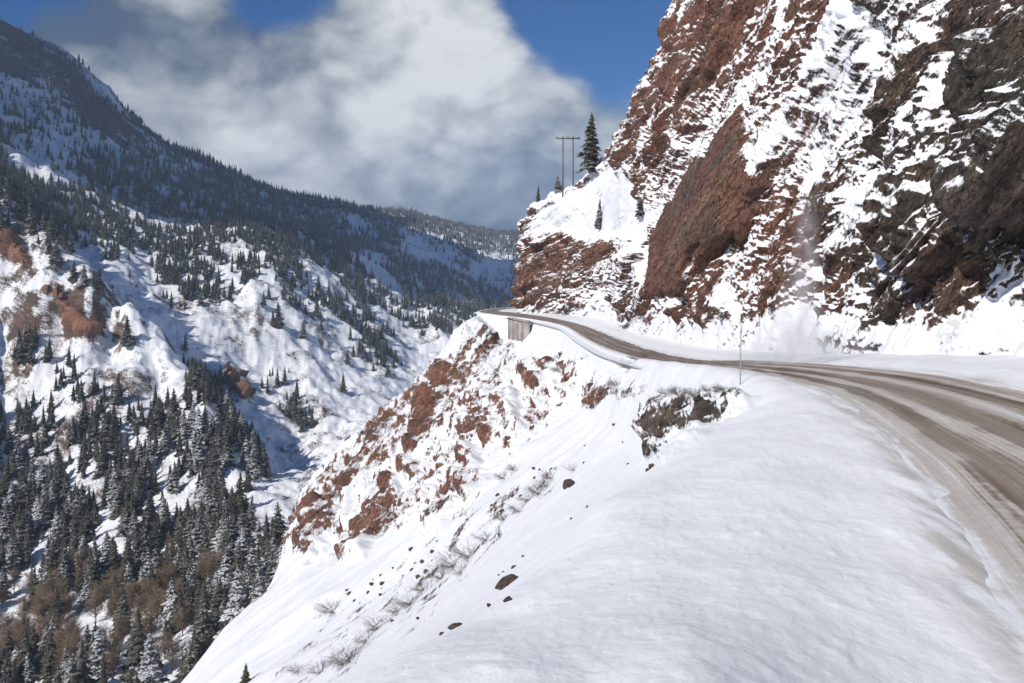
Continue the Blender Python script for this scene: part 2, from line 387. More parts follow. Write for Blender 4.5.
hb = z-np.repeat(CV[:1, :, 2], len(cv), 0)           +0-2.0  # height above the foot
jit = fbm(x*.1+5, y*.1, z*.1, 4)*16
SLAB = [(752,110),(757,180),(738,228),(712,262),(694,294),(668,290),(650,297),(652,235),(674,190),(712,150)]
UPL = [(690,10),(740,-20),(790,-20),(740,45),(722,75),(690,100),(645,108),(608,112),(606,140),(640,70),(665,40)]
OUTB = [(505,232),(530,240),(545,234),(590,232),(612,242),(595,262),(570,287),(545,312),(500,314)]
OUTS = [(508,238),(535,205),(560,182),(600,162),(640,185),(652,215),(630,236),(590,240),(545,234)]
REDM = [(790,178),(770,225),(738,270),(705,335),(682,335),(716,270),(742,215),(768,172)]
DARKR = [(1080,20),(1024,35),(985,80),(965,130),(962,170),(940,235),(975,260),(1090,240)]
DARKL = [(845,215),(880,180),(930,160),(962,200),(980,250),(1005,330),(930,352),(850,350),(832,290)]
STRK = [(790,0),(960,0),(1000,20),(930,150),(860,190),(780,190),(740,110),(720,60)]
zs, zu, zo, zos, zr_, zdr, zdl, zst = [zone(cx_, cy_, pl, s, jit*k) for pl, s, k in
    ((SLAB,3,.35),(UPL,6,.8),(OUTB,5,.8),(OUTS,7,.5),(REDM,8,1.0),(DARKR,5,.9),(DARKL,14,1.6),(STRK,14,1.0))]
calm = (1-.75*zs)*(1-.85*zos)
sn_gul = zone(cx_, cy_, [(562,300),(600,270),(640,225),(652,235),(632,300),(600,322)], 8, jit*.8)
foot = sst(3.0, .4, hb+1.2*perlin(y*.13, z*.1, 2)+.8*perlin(y*.5, z*.4, 8))
D = fbm(y*.045+z*.01, z*.02, x*.03, 3)*3.0*(1-.6*sst(170, 190, y))
D = D+ridged(y*.11+z*.03, z*.035, x*.05+3, 2)*1.0*calm
D = D+zs*2.0+zu*.6+zo*.5+zdr*.8
D = D-zdl*np.clip(ridged(y*.16+z*.04, z*.07, 4.0, 2), -1, 1)*.9
D = D*(1-.65*foot)-1.0-2.2*sst(135, 185, y)
CV = CV+nrm*D[..., None]
n1_ = grid_normals(CV); n1_ *= np.sign((n1_*nrm).sum(-1, keepdims=True)+1e-9); nrm = n1_
x, y, z = CV[..., 0], CV[..., 1], CV[..., 2]
def bedding(x, y, z):
    kx = 1.30-.85*sst(95, 165, y)
    return (z+.10*y+.34*(100-15*np.log1p(np.exp((100-y)/15)))-kx*(x-16))/(1+.30*kx), y*.72-z*.5+.3*x
w, e = bedding(x, y, z)
warp = 1.6*perlin(x*.06, y*.06, z*.06)+.7*perlin(x*.2+3, y*.2, z*.2)
w1 = saw((w+warp)/2.7); w2 = saw((w+warp*.7+.3*perlin(e*.2, w*.5, 2))/1.0+.3); w3 = saw((w+warp*.5+.2*perlin(e*.6, w, 5))/.4, .75)
M1 = sst(-.3, .3, perlin(e*.035+7, w*.07, 1.0)); M2 = sst(-.3, .25, perlin(e*.06+1, w*.15, 6.0)); M3 = sst(-.2, .3, perlin(e*.15+2, w*.3, 9.0))
blk = perlin(e*.16, w*.3, 8.8)*5+perlin(e*.4, w*.7, 3.8)*1.2
blk = (np.floor(blk)+sst(.35, .65, blk-np.floor(blk)))/5
D = calm*(w1*1.25*M1+w2*.22*M2+w3*.05*M3*(1-.7*sst(80, 130, y))+blk*(1.1+1.3*np.maximum(zdr, zdl)))
D = D+calm*(ridged(e*.10, w*.35, 3.3, 3)*.36+ridged(x*.7, y*.7, z*.7, 3)*.20+fbm(x*2.2, y*2.2, z*2.2, 2)*.12)
D = D-calm*sst(.45, .8, ridged(e*.13, w*.05, 4.0, 1))*.9
D = D+zs*.5*fbm(x*.2, y*.2, z*.2, 4)
D = D*(1-.65*foot)
CVd = CV+nrm*D[..., None]
n2 = grid_normals(CVd)
n2 *= np.sign((n2*nrm).sum(-1, keepdims=True)+1e-9)
snow = .5+1.0*(n2[..., 2]-.40)+.85*fbm(e*.020, w*.24, 3, 3)+.28*fbm(e*.10, w*.8, 7, 2)
snow = snow-zs*1.35-zu*.34-zo*.42+zos*.95-zr_*.32-zdr*.27-zdl*.06+zst*.30+foot*.62+.13+.45*sn_gul+.45*zone(cx_, cy_, [(835,-20),(905,-20),(870,40),(800,140),(760,190),(735,175),(790,80)], 7, jit)+.5*zone(cx_, cy_, [(965,20),(1010,10),(960,75),(900,150),(830,215),(815,190),(880,110)], 6, jit)-.5*zone(cx_, cy_, [(1000,-20),(1040,-20),(930,125),(885,170),(880,150),(940,70)], 4, jit*.7)-.45*zone(cx_, cy_, [(885,40),(900,50),(850,105),(810,150),(805,135),(850,85)], 4, jit*.7)+.35*zone(cx_, cy_, [(945,215),(965,205),(975,265),(955,300),(930,330),(925,300)], 5, jit*.7)
snow = snow+.14*sst(600, 640, cx_)*sst(60, 200, cy_)*sst(800, 720, cx_)
red = .92-.72*sst(770, 860, cx_+jit*1.5)+.25*perlin(x*.08, y*.08, z*.08)-zdr*.15-zs*.22+.2*sst(15, 30, z)*sst(850, 760, cx_)
M = mesh_np('cliff', CVd.reshape(-1, 3), grid_faces(*UU.shape), [M_CLIFF], {'snow': snow, 'red': np.clip(red, 0, 1), 'dirt': np.zeros_like(snow), 'along_bed': bedding(*np.moveaxis(CVd, -1, 0))[1], 'across_bed': bedding(*np.moveaxis(CVd, -1, 0))[0]})
cliff = tag(link('cliff', M), 'red and brown rock cliff streaked with snow rising above the road', 'cliff', kind='structure')

# ------------------------------------------------------------------ far side of the valley
FP = [(0,683,215),(100,683,188),(180,700,165),(0,600,270),(100,600,250),(200,600,222),(260,575,215),(-200,640,260),(-200,800,190),(300,560,215),
 (0,500,330),(100,500,318),(200,500,300),(270,500,285),(310,520,270),(330,480,300),
 (0,420,385),(100,420,378),(190,430,360),(235,445,345),
 (0,340,440),(60,330,440),(110,352,430),(160,385,415),
 (-100,190,480),(0,228,480),(50,242,475),(90,278,460),(130,316,445),(165,352,430),(195,385,415),(225,420,392),(255,470,355),
 (-100,203,525),(50,254,522),(90,289,508),(130,326,492),(165,361,475),(195,394,455),(225,429,430),(262,474,402),
 (120,285,620),(200,335,600),(250,370,580),(300,420,540),(300,470,470),(330,390,600),(385,395,640),(370,440,500),
 (120,265,680),(200,285,690),(270,277,720),(320,310,730),(380,345,760),(410,375,760),
 (300,285,790),(350,318,800),(400,350,820),(430,330,900),(300,258,880),(350,288,900),(200,240,860),(100,222,800),(0,180,760),(420,312,980),
 (0,140,900),(100,170,1000),(200,202,1100),(300,232,1200),(390,268,1120),(440,300,1060),(470,300,1150),(500,300,1250),(500,272,1450),
 (400,232,1500),(440,246,1500),(380,226,1600),(360,222,1450),(480,248,1700),(520,255,1700),(600,260,1700),
 (-100,0,1650),(0,42,1600),(40,52,1520),(80,72,1460),(120,107,1420),(150,140,1420),(200,165,1480),(250,190,1580),(300,206,1700),(350,214,1850),(400,220,2050),(460,237,2300),(510,244,2500),(600,246,2600),
 (0,110,1900),(120,170,1750),(200,215,1850),(300,250,2200),(400,262,2600),(510,270,3000),(-300,-80,1700),(-300,100,800),(-300,300,430),(-300,500,300)]
fp = np.array(FP, float)
T_FA = TPS(np.column_stack([(fp[:,0]-300)/160, np.log(fp[:,2])*1.6]), (fp[:,1]-HY)/F, 3e-4)
fxs = spaced([-400,-20,530,640], [60,470,40]); fls = spaced([math.log(135),math.log(330),math.log(560),math.log(1900),math.log(3200)], [150,150,230,40])
FX, FL = np.meshgrid(fxs, fls); FD = np.exp(FL)
fX = (FX-CX)/F*FD; fY = FD; fZ = EYE-T_FA((FX-300)/160, FL*1.6)*FD
amp = sst(150, 500, fY)
spur = ridged(fX*.004+fY*.0035, fY*.006-fX*.002, 2.0, 3)
fZ = fZ+amp*(spur*7*sst(330, 800, fY)+ridged(fX*.013-fY*.006, fY*.014+fX*.008, 1.0, 4)*4.2+fbm(fX*.05, fY*.05, 2, 3)*2.2)+fbm(fX*.12, fY*.12, 6, 4)*1.5+ridged(fX*.045+fY*.02, fY*.03-fX*.02, 7.0, 3)*.8*amp
FV = np.stack([fX, fY, fZ], -1)
fn = grid_normals(FV); fn *= np.sign(fn[..., 2:3])
fbx, fby = proj(FV)
jf = fbm(fX*.03, fY*.03, fZ*.03, 3)*9
OUTC = [[(0,234),(16,240),(34,262),(26,268),(0,252)],[(46,292),(60,290),(76,306),(95,330),(92,340),(80,334),(66,312),(52,302)],[(226,372),(238,381),(248,396),(238,391),(229,381)]]
bare = np.zeros_like(fZ)
for pl in OUTC: bare = np.maximum(bare, zone(fbx, fby, pl, 4, jf*.4+10*fbm(fX*.12, fY*.12, fZ*.12, 3))*(fY < 640))
FV = FV+fn*(bare*(4.5+2.5*ridged(fX*.08, fY*.08, fZ*.08, 3)))[..., None]
fsnow = .70-.45*sst(.66, .42, fn[..., 2])+.30*fbm(fX*.02, fY*.02, 1, 4)+.25*fbm(fX*.11, fY*.11, 4, 3)-bare*1.2
TOP = zone(fbx, fby, [(-50,-20),(60,50),(150,140),(120,150),(60,130),(-20,130),(-60,60)], 10, jf)*(fY > 1100)
fsnow = fsnow-TOP*(.42+.5*fbm(fX*.012, fY*.012, fZ*.012, 3))
fred = np.clip(.35+bare*1.05, 0, 1.4)
me = mesh_np('valley_side', FV.reshape(-1, 3), grid_faces(*FX.shape), [M_FAR], {'snow': fsnow, 'red': fred, 'dirt': np.zeros_like(fsnow), 'along_bed': fY*.6+fX*.6, 'across_bed': FV[..., 2]+.3*fX})
valley = tag(link('valley_side', me), 'snowy valley side rising to a forested ridge under cloud', 'hillside', kind='structure')
# the ground sheet under everything
gv = []; gf = []
ang = np.linspace(0, 2*math.pi, 97)[:-1]; rad = [0, 400, 1200, 3300]
gx = np.concatenate([[0]]+[np.cos(ang)*r for r in rad[1:]]); gy = np.concatenate([[0]]+[np.sin(ang)*r for r in rad[1:]])
gfaces = []
for k in range(96):
    gfaces.append((0, 1+k, 1+(k+1) % 96, 1+(k+1) % 96))
me = bpy.data.meshes.new('ground')
fs = [(0, 1+k, 1+(k+1) % 96) for k in range(96)]
for r_ in range(2):
    for k in range(96):
        a, b = 1+r_*96+k, 1+r_*96+(k+1) % 96
        fs.append((a, a+96, b+96, b))
me.from_pydata([(float(a), float(b)+900, -175.0) for a, b in zip(gx, gy)], [], fs)
gat = me.attributes.new('snow', 'FLOAT', 'POINT'); gat.data.foreach_set('value', np.full(len(gx), .9, f32))
me.materials.append(M_FAR)
tag(link('ground', me), 'snow-covered valley ground far below the road', 'ground', kind='structure')

# ------------------------------------------------------------------ picking points on the built ground
def hit_grid(V, px, py, want=None):
    bx_, by_ = proj(V)
    j = int(np.argmin(np.abs(bx_[V.shape[0]//2]-px)))
    col = by_[:, j]
    i = np.where((col <= py) & (V[:, j, 1] > 1.5))[0]
    if want: i = i[V[i, j, 1] > want]
    k = int(i[0]) if len(i) else V.shape[0]-1
    return V[k, j].copy()
_cxd, _cyd = proj(CVd)
def hit_cliff0(px, py):
    d2 = (_cxd-px)**2+(_cyd-py)**2
    m = np.where(d2 < max(4, d2.min()*1.5), CVd[..., 1], 1e9)
    k = np.unravel_index(np.argmin(m), m.shape)
    return CVd[k].copy()

def hit_cliff(px, py):
    p = hit_cliff0(px, py); p[0] = (px-CX)/F*p[1]; return p
# ------------------------------------------------------------------ tree kinds
def tri_mesh_arrays(): return [], []
def conifer_arrays(seed, tiers, per, R=.19, sprigs=True, base=.05):
    r = random.Random(seed); V = []; Fc = []
    lean = r.uniform(-.01, .01)
    for k in range(tiers):
        t0 = (k+.5)/tiers
        zc = base+(1-base)*(t0**.92)
        rad = R*((1-t0)**.85)*r.uniform(.78, 1.15)+.012
        ph = r.random()*6.28
        for b in range(per):
            if r.random() < .07: continue
            a = ph+6.283*b/per+r.uniform(-.35, .35)
            L = rad*r.uniform(.65, 1.2); dr = r.uniform(.25, .6)*L; z0 = zc+r.uniform(-.5, .5)/tiers
            ca, sa = math.cos(a), math.sin(a); wd_ = L*r.uniform(.30, .48)
            p0 = (lean*z0, 0, z0+.015); tip = (ca*L, sa*L, z0-dr)
            mx_, my_, mz_ = ca*L*.55, sa*L*.55, z0-dr*.35
            l = (mx_-sa*wd_, my_+ca*wd_, mz_-wd_*.45); rr = (mx_+sa*wd_, my_-ca*wd_, mz_-wd_*.45)
            i = len(V); V += [p0, l, tip, rr]; Fc += [(i, i+1, i+2), (i, i+2, i+3)]
            if sprigs:
                for sgn in (-1, 1):
                    f_ = r.uniform(.45, .8); q0 = (ca*L*f_*.7, sa*L*f_*.7, z0-dr*.4*f_)
                    a2 = a+sgn*r.uniform(.5, .9); l2 = L*r.uniform(.3, .5)
                    q1 = (q0[0]+math.cos(a2)*l2, q0[1]+math.sin(a2)*l2, q0[2]-l2*r.uniform(.2, .6))
                    q2 = (q0[0]*1.15, q0[1]*1.15, q0[2]-.02-l2*.3)
                    i = len(V); V += [q0, q1, q2]; Fc.append((i, i+1, i+2))
    # the dense middle of the crown
    n_ = 6; i0 = len(V)
    for k, (zz, rr_) in enumerate(((base+.03, R*.42), (.45, R*.26), (.98, .004))):
        for s_ in range(n_):
            a = 6.283*s_/n_; V.append((math.cos(a)*rr_, math.sin(a)*rr_, zz))
    for k in range(2):
        for s_ in range(n_):
            a, b = i0+k*n_+s_, i0+k*n_+(s_+1) % n_
            Fc += [(a, b, b+n_), (a, b+n_, a+n_)]
    return np.array(V, f32), np.array(Fc, np.int32)
def bare_arrays(seed, stems=1, n_=70, spread=.22, up=.75, th=.006):
    """leafless crown: fine forking twigs as thin three-sided slivers"""
    r = random.Random(seed); V = []; Fc = []
    def twig(p, d, L, w, lev):
        q = [p[i]+d[i]*L for i in range(3)]
        s1 = Vector(d).orthogonal().normalized(); s2 = Vector(d).cross(s1)
        i = len(V)
        for k in range(3):
            a = 2.094*k; o = s1*math.cos(a)*w+s2*math.sin(a)*w
            V.append((p[0]+o.x, p[1]+o.y, p[2]+o.z))
        V.append(tuple(q)); Fc.extend([(i, i+1, i+3), (i+1, i+2, i+3), (i+2, i, i+3)])
        if lev > 0:
            for c in range(r.choice((3, 4))):
                f_ = r.uniform(.35, .95); pp = [p[i_]+d[i_]*L*f_ for i_ in range(3)]
                dd = Vector(d)+Vector((r.gauss(0, .5), r.gauss(0, .5), r.gauss(.12, .3))); dd.normalize()
                twig(pp, tuple(dd), L*r.uniform(.45, .7), w*.6, lev-1)
    for k in range(n_):
        a = r.random()*6.28
        z0 = r.uniform(.15, .75) if stems == 1 else 0
        d = Vector((math.cos(a)*spread*r.uniform(.4, 1.6), math.sin(a)*spread*r.uniform(.4, 1.6), up*.35)).normalized()
        twig((0, 0, z0) if stems == 1 else (math.cos(a)*.06, math.sin(a)*.06, 0), tuple(d), r.uniform(.18, .34)*(1-.35*z0) if stems == 1 else r.uniform(.4, .75), th, 2)
    V = np.array(V, f32); V[:, 2] = np.minimum(V[:, 2], 1.1)
    return V, np.array(Fc, np.int32)
def trunk_arrays(h=.9, r0=.02, r1=.004, n_=6):
    V = [(math.cos(6.283*k/n_)*rr, math.sin(6.283*k/n_)*rr, zz) for zz, rr in ((-.06, r0*1.3), (.08, r0), (h, r1)) for k in range(n_)]
    Fc = []
    for k in range(2):
        for s_ in range(n_):
            a, b = k*n_+s_, k*n_+(s_+1) % n_
            Fc += [(a, b, b+n_), (a, b+n_, a+n_)]
    return np.array(V, f32), np.array(Fc, np.int32)
def needle_mat(name, dark, light, snowamt, ns):
    m, t = nt(name); n = N(t)
    g = n('ShaderNodeNewGeometry'); pos = g.outputs['Position']
    nz = n.math('ABSOLUTE', n('ShaderNodeSeparateXYZ', {0: g.outputs['True Normal']}).outputs[2])
    a = n.noise(pos, ns, 4, .6); b = n.noise(pos, ns*.08, 3, .5)
    tc = n('ShaderNodeTexCoord').outputs['Object']
    base = n.mix(n.mr(a, .3, .7), dark, light)
    base = n.mix(n.math('MULTIPLY', n.mr(b, .45, .7), .5), base, (.075, .066, .042))
    sf = n.math('ADD', n.math('MULTIPLY', nz, .55), n.math('ADD', n.math('MULTIPLY', a, .9), n.math('MULTIPLY', b, .5)))
    sf = n.math('ADD', sf, n.math('MULTIPLY', n.math('SUBTRACT', n('ShaderNodeObjectInfo').outputs['Random'], .6), .34))
    sf = n.mr(sf, 1.28-snowamt, 1.62-snowamt)
    col = n.mix(n.math('MULTIPLY', sf, .85), base, (.80, .82, .85))
    bs = n('ShaderNodeBsdfPrincipled', {'Base Color': col, 'Roughness': .85, 'Specular IOR Level': .15})
    n('ShaderNodeOutputMaterial', {'Surface': bs.outputs[0]})
    return m
def plain_mat(name, c1, c2, ns, rough=.85, bump=0, metal=0.0):
    m, t = nt(name); n = N(t)
    pos = n('ShaderNodeTexCoord').outputs['Object']
    a = n.noise(pos, ns, 6, .62)
    ins = {'Base Color': n.mix(n.mr(a, .32, .68), c1, c2), 'Roughness': rough, 'Metallic': metal, 'Specular IOR Level': .3}
    if bump: ins['Normal'] = n('ShaderNodeBump', {'Height': a, 'Strength': bump, 'Distance': .05}).outputs[0]
    bs = n('ShaderNodeBsdfPrincipled', ins); n('ShaderNodeOutputMaterial', {'Surface': bs.outputs[0]})
    return m
M_NEEDLE = needle_mat('snow_dusted_needles', (.032, .030, .022), (.120, .110, .080), .165, 2.2)
M_NEEDLE_SNOWY = needle_mat('snow_laden_needles', (.036, .034, .027), (.125, .116, .090), .245, 2.2)
M_NEEDLE_FAR = needle_mat('far_needles', (.026, .026, .020), (.105, .100, .078), .19, .6)
M_BARK = plain_mat('bark', (.045, .034, .026), (.10, .08, .062), 9)
M_TWIG = plain_mat('brown_twigs', (.13, .088, .056), (.25, .178, .118), 3)
M_SHRUB = plain_mat('grey_brown_twigs', (.10, .085, .072), (.24, .215, .19), 3)

crowns = [mesh_np('crown', *conifer_arrays(s, 17, 8, R=rr), [M_NEEDLE]) for s, rr in ((1,.27),(2,.31),(3,.23),(4,.29),(5,.28))]
crowns_snowy = [mesh_np('crown', *conifer_arrays(s, 19, 8, R=rr), [M_NEEDLE_SNOWY]) for s, rr in ((11,.28),(12,.31),(13,.25))]
trunk_me = mesh_np('trunk', *trunk_arrays(), [M_BARK])
bare_crowns = [mesh_np('crown', *bare_arrays(s, 1, 90, .26, .7, .007), [M_TWIG]) for s in (21, 22, 23)]
bare_trunk = mesh_np('trunk', *trunk_arrays(.86, .014, .004), [M_TWIG])
def make_tree(name, loc, h, crown_me, trunk_mesh, label, cat, group=None, wide=1.0):
    r = bpy.data.objects.new(name, None); COL.objects.link(r)
    r.location = [float(v) for v in loc]; r.empty_display_size = .5
    r.rotation_euler = (random.gauss(0, .025), random.gauss(0, .025), random.random()*6.28)
    r.scale = (h*wide, h*wide, h)
    tag(r, label, cat, group)
    link('trunk', trunk_mesh, r); link('crown', crown_me, r)
    return r

# ------------------------------------------------------------------ where trees grow on the valley side
fbx, fby = proj(FV)
runmin = np.minimum.accumulate(np.where(FV[..., 1] > 0, fby, 1e9), axis=0)
dA = np.linalg.norm(np.cross(np.gradient(FV, axis=1), np.gradient(FV, axis=0)), axis=-1)
jz = fbm(FV[..., 0]*.02, FV[..., 1]*.02, 3.0, 3)*16
def dens(polys, soft): 
    m = np.zeros_like(fbx)
    for pl in polys: m = np.maximum(m, zone(fbx, fby, pl, soft, jz*soft/9))
    return m
LOWER = [[(-40,430),(40,410),(70,425),(110,400),(150,405),(190,425),(232,430),(262,455),(258,490),(250,520),(290,555),(280,600),(240,640),(190,720),(-40,720)]]
LOWGAP = [[(20,455),(50,440),(70,460),(45,485)],[(215,470),(250,462),(255,500),(225,510)],[(120,440),(150,430),(160,460),(130,470)],[(165,640),(200,625),(215,650),(185,675)],[(90,530),(118,520),(132,538),(120,556),(95,552)],[(150,500),(190,490),(200,520),(160,530)],[(60,490),(90,470),(105,500),(75,510)],[(0,585),(28,590),(28,608),(0,606)],[(255,495),(280,490),(285,520),(260,525)]]
MID = [[(20,330),(45,340),(80,385),(110,395),(95,415),(60,390),(15,365)],[(150,262),(172,255),(215,270),(228,300),(190,308),(165,300)],
       [(232,262),(255,250),(262,275),(240,285)],[(-20,205),(40,215),(72,250),(60,268),(30,235),(-20,240)],
       [(180,375),(215,375),(240,420),(225,440),(190,425)],[(278,400),(300,395),(318,428),(295,432)],[(352,340),(385,335),(398,368),(370,372)],
       [(255,372),(285,378),(290,392),(262,390)]]
UP = [[(-60,215),(-60,100),(0,120),(60,150),(150,150),(300,190),(400,205),(530,225),(530,330),(470,330),(440,335),(415,320),(395,300),(350,330),(300,300),(255,262),(235,275),(170,265),(110,255),(60,240)]]
UPGAP = [[(5,150),(30,150),(92,178),(86,190),(50,184),(10,172)],[(115,200),(150,212),(208,228),(205,238),(160,228),(120,212)],[(345,218),(372,222),(378,238),(350,236)],
         [(398,230),(430,232),(462,252),(458,268),(420,262),(402,248)],[(470,262),(490,252),(512,252),(512,300),(490,292),(468,278)],[(358,256),(378,262),(400,285),(420,302),(400,300),(375,285)],
         [(215,240),(250,248),(260,258),(230,262)],[(300,262),(335,272),(350,300),(330,305),(305,285)],[(120,255),(160,250),(165,262),(130,268)]]
RIDGE = [[(-60,20),(40,42),(90,70),(150,135),(300,198),(300,215),(150,165),(60,150),(-60,120)]]
SPARSE = [[(110,270),(270,280),(420,330),(400,380),(300,420),(240,400),(180,340)],[(0,330),(100,360),(200,420),(150,440),(0,420)],[(0,250),(60,290),(40,330),(0,330)]]
rho = dens(LOWER, 9)*(1-.93*dens(LOWGAP, 5))/21
rho = np.maximum(rho, dens(MID, 6)/34)
rho = np.maximum(rho, dens(UP, 10)*(1-.97*dens(UPGAP, 5))/(17+.026*FV[..., 1])*(FV[..., 1] > 480))
rho = np.maximum(rho, dens(RIDGE, 8)/110*sst(-.3, .3, perlin(FV[..., 0]*.008, FV[..., 1]*.008, 2)))
rho = np.maximum(rho, dens(SPARSE, 10)/1500)
rho = np.maximum(rho, (FV[..., 1] > 1250)*(fby < 262)*(fbx > 130)/48.0*(1-.97*dens(UPGAP, 5)))
rho = rho*(1-bare)*(1-.75*dens([[(150,560),(215,555),(225,610),(160,625)],[(-10,600),(60,598),(62,655),(-10,660)],[(60,600),(170,618),(190,683),(60,683)]], 6))
vis = (fby < runmin+F*13/FV[..., 1]) & (fbx > -60) & (fbx < 545) & (fby < 760)
wgt = (rho*dA*vis).ravel()
NT = min(24000, rng.poisson(wgt.sum()))
print('trees', wgt.sum(), NT)
pick = rng.choice(len(wgt), NT, p=wgt/wgt.sum())
jitter = rng.uniform(-.5, .5, (NT, 2))
du_, dv_ = np.gradient(FV, axis=1).reshape(-1, 3)[pick], np.gradient(FV, axis=0).reshape(-1, 3)[pick]
TP = FV.reshape(-1, 3)[pick]+du_*jitter[:, :1]+dv_*jitter[:, 1:]
TH = rng.uniform(6.5, 13.5, NT)*np.where(rng.random(NT) < .3, .6, 1)
TH = np.where(TP[:, 1] > 900, TH*1.1, TH)
tpx, tpy = proj(TP)
size = TH*F/TP[:, 1]
inside = (tpx > -12) & (tpx < 512) & (tpy < 700) & (tpy-size < 683)
hid = np.array([False]*NT)
# what the near spur hides
sx, sy = proj(SV)
edge = np.full(1100, 1e9)
jj = np.clip(sx[-60:].astype(int), -1, 1099)
selv = (SV[..., 1] > 30) & (SV[..., 1] < 215)
ii = np.clip(sx[selv].astype(int), 0, 1099)
np.minimum.at(edge, ii[sx[selv] >= 0], sy[selv][sx[selv] >= 0])
hid = (tpx > 170) & (tpx < 1090) & (tpy-size > edge[np.clip(tpx.astype(int), 0, 1099)])
order = np.argsort(-np.where(inside & ~hid, size, -1))
N_IND = 262
ind = order[:N_IND]; rest = np.array([i for i in order[N_IND:] if not hid[i]])
def region(px, py):
    if py > 600: return 'snow-dusted conifer on the valley floor among brown leafless trees', 'conifers on the valley floor'
    if py > 520 and px > 200: return 'snow-laden conifer at the foot of the red rock spur', 'conifers at the foot of the rock spur'
    if py > 520: return 'dark conifer of the dense stand round the snowy mound in the valley', 'conifers round the snowy mound'
    if py > 430 and px < 130: return 'dark conifer in the crowded stand low on the left hillside', 'conifers low on the left hillside'
    if py > 430: return 'dark conifer in the stand filling the shaded gully below the spur', 'conifers in the shaded gully'
    if py > 325 and px < 135: return 'conifer in the line of trees below the orange outcrop', 'conifers below the orange outcrop'
    if py > 360: return 'conifer in a small clump on the open snowfield of the valley side', 'clumps on the open snowfield'
    return 'small far conifer high on the snowy hillside above the orange outcrop', 'conifers above the orange outcrop'
for i in ind:
    lab, gp = region(tpx[i], tpy[i])
    snowy = rng.random() < (.55 if tpx[i] > 190 and tpy[i] > 520 else .25)
    cm = crowns_snowy[rng.integers(3)] if snowy else crowns[rng.integers(5)]
    make_tree('conifer', TP[i]-np.array([0, 0, .1]), TH[i], cm, trunk_me, lab, 'tree', gp, rng.uniform(.9, 1.2))
def forest(name, idx, temps, label, mat):
    Vs, Fs, off = [], [], 0
    for k, (tv, tf) in enumerate(temps):
        sel = idx[k::len(temps)]
        if not len(sel): continue
        a = rng.random(len(sel))*6.283; ca, sa = np.cos(a)[:, None], np.sin(a)[:, None]
        h = TH[sel][:, None]; wde = rng.uniform(.9, 1.3, (len(sel), 1))
        vx = (tv[None, :, 0]*ca-tv[None, :, 1]*sa)*h*wde+TP[sel, 0:1]
        vy = (tv[None, :, 0]*sa+tv[None, :, 1]*ca)*h*wde+TP[sel, 1:2]
        vz = tv[None, :, 2]*h+TP[sel, 2:3]
        Vs.append(np.stack([vx, vy, vz], -1).reshape(-1, 3))
        Fs.append((tf[None]+(np.arange(len(sel))*len(tv))[:, None, None]+off).reshape(-1, 3)); off += len(sel)*len(tv)
    o = link(name, mesh_np(name, np.concatenate(Vs), np.concatenate(Fs), [mat]))
    return tag(o, label, 'forest', kind='stuff')
nearr = rest[TP[rest, 1] < 520]; mid_ = rest[(TP[rest, 1] >= 520) & (TP[rest, 1] < 1000)]; farr = rest[TP[rest, 1] >= 1000]
print('forest', len(nearr), len(mid_), len(farr))
allrest = np.concatenate([nearr, mid_, farr])
if len(nearr): forest('conifer_forest', np.concatenate([nearr, mid_]), [conifer_arrays(s, 9, 6, R=rr, sprigs=False) for s, rr in ((31,.27),(32,.32),(33,.24),(34,.29))], 'conifer forest covering the middle of the valley side', M_NEEDLE_FAR)
forest('ridge_forest', farr, [conifer_arrays(s, 6, 5, R=rr, sprigs=False) for s, rr in ((41,.26),(42,.30),(43,.24))], 'distant conifer forest along the ridge under the cloud', M_NEEDLE_FAR)

# leafless brown trees low in the valley
BARE_AT = [(rng.uniform(a, b), rng.uniform(c, d)) for a, b, c, d, k in ((0,75,595,660,28),(150,218,552,625,26),(95,200,605,683,30),(60,130,570,630,14),(0,100,650,683,22),(215,262,560,600,3)) for _ in range(k)]
for px_, py_ in BARE_AT:
    p = hit_grid(FV, px_, py_)
    h = rng.uniform(6.5, 9.5)
    lab, gp = (('leafless brown tree at the bottom of the valley by the snow slope', 'leafless trees by the snow slope') if px_ > 95 else ('leafless brown tree in the thicket low on the left of the valley', 'leafless thicket on the left'))
    make_tree('bare_tree', p, h, bare_crowns[rng.integers(3)], bare_trunk, lab, 'tree', gp, rng.uniform(1.0, 1.4))

# trees standing by themselves
def solo(p, hpx, label, snowy=False, wide=1.0, k=0):
    h = hpx*p[1]/F
    return make_tree('conifer', p-np.array([0, 0, .03*h]), h, (crowns_snowy[k % 3] if snowy else crowns[k % 5]), trunk_me, label, 'tree', None, wide*.9)
solo(hit_cliff(590, 167)+np.array([0, .6, 0]), 57, 'tall dark spruce standing on the outcrop ridge beside the utility poles', False, 1.08, 4)
solo(hit_cliff(558, 183), 15, 'little round conifer on the ridge just left of the utility poles', False, 1.5, 1)
solo(hit_cliff(538, 199), 17, 'slender small conifer at the outer end of the outcrop ridge', True, .8, 2)
solo(hit_cliff(599, 226), 30, 'thin young conifer halfway down the snow face of the outcrop', True, .75, 0)
solo(hit_cliff(641, 214), 28, 'grey frosted conifer tucked against the foot of the banded red cliff', True, .9, 1)
solo(hit_grid(SV, 245, 684), 22, 'small frosted conifer alone on the snow slope at the bottom of the photo', True, 1.15, 3)
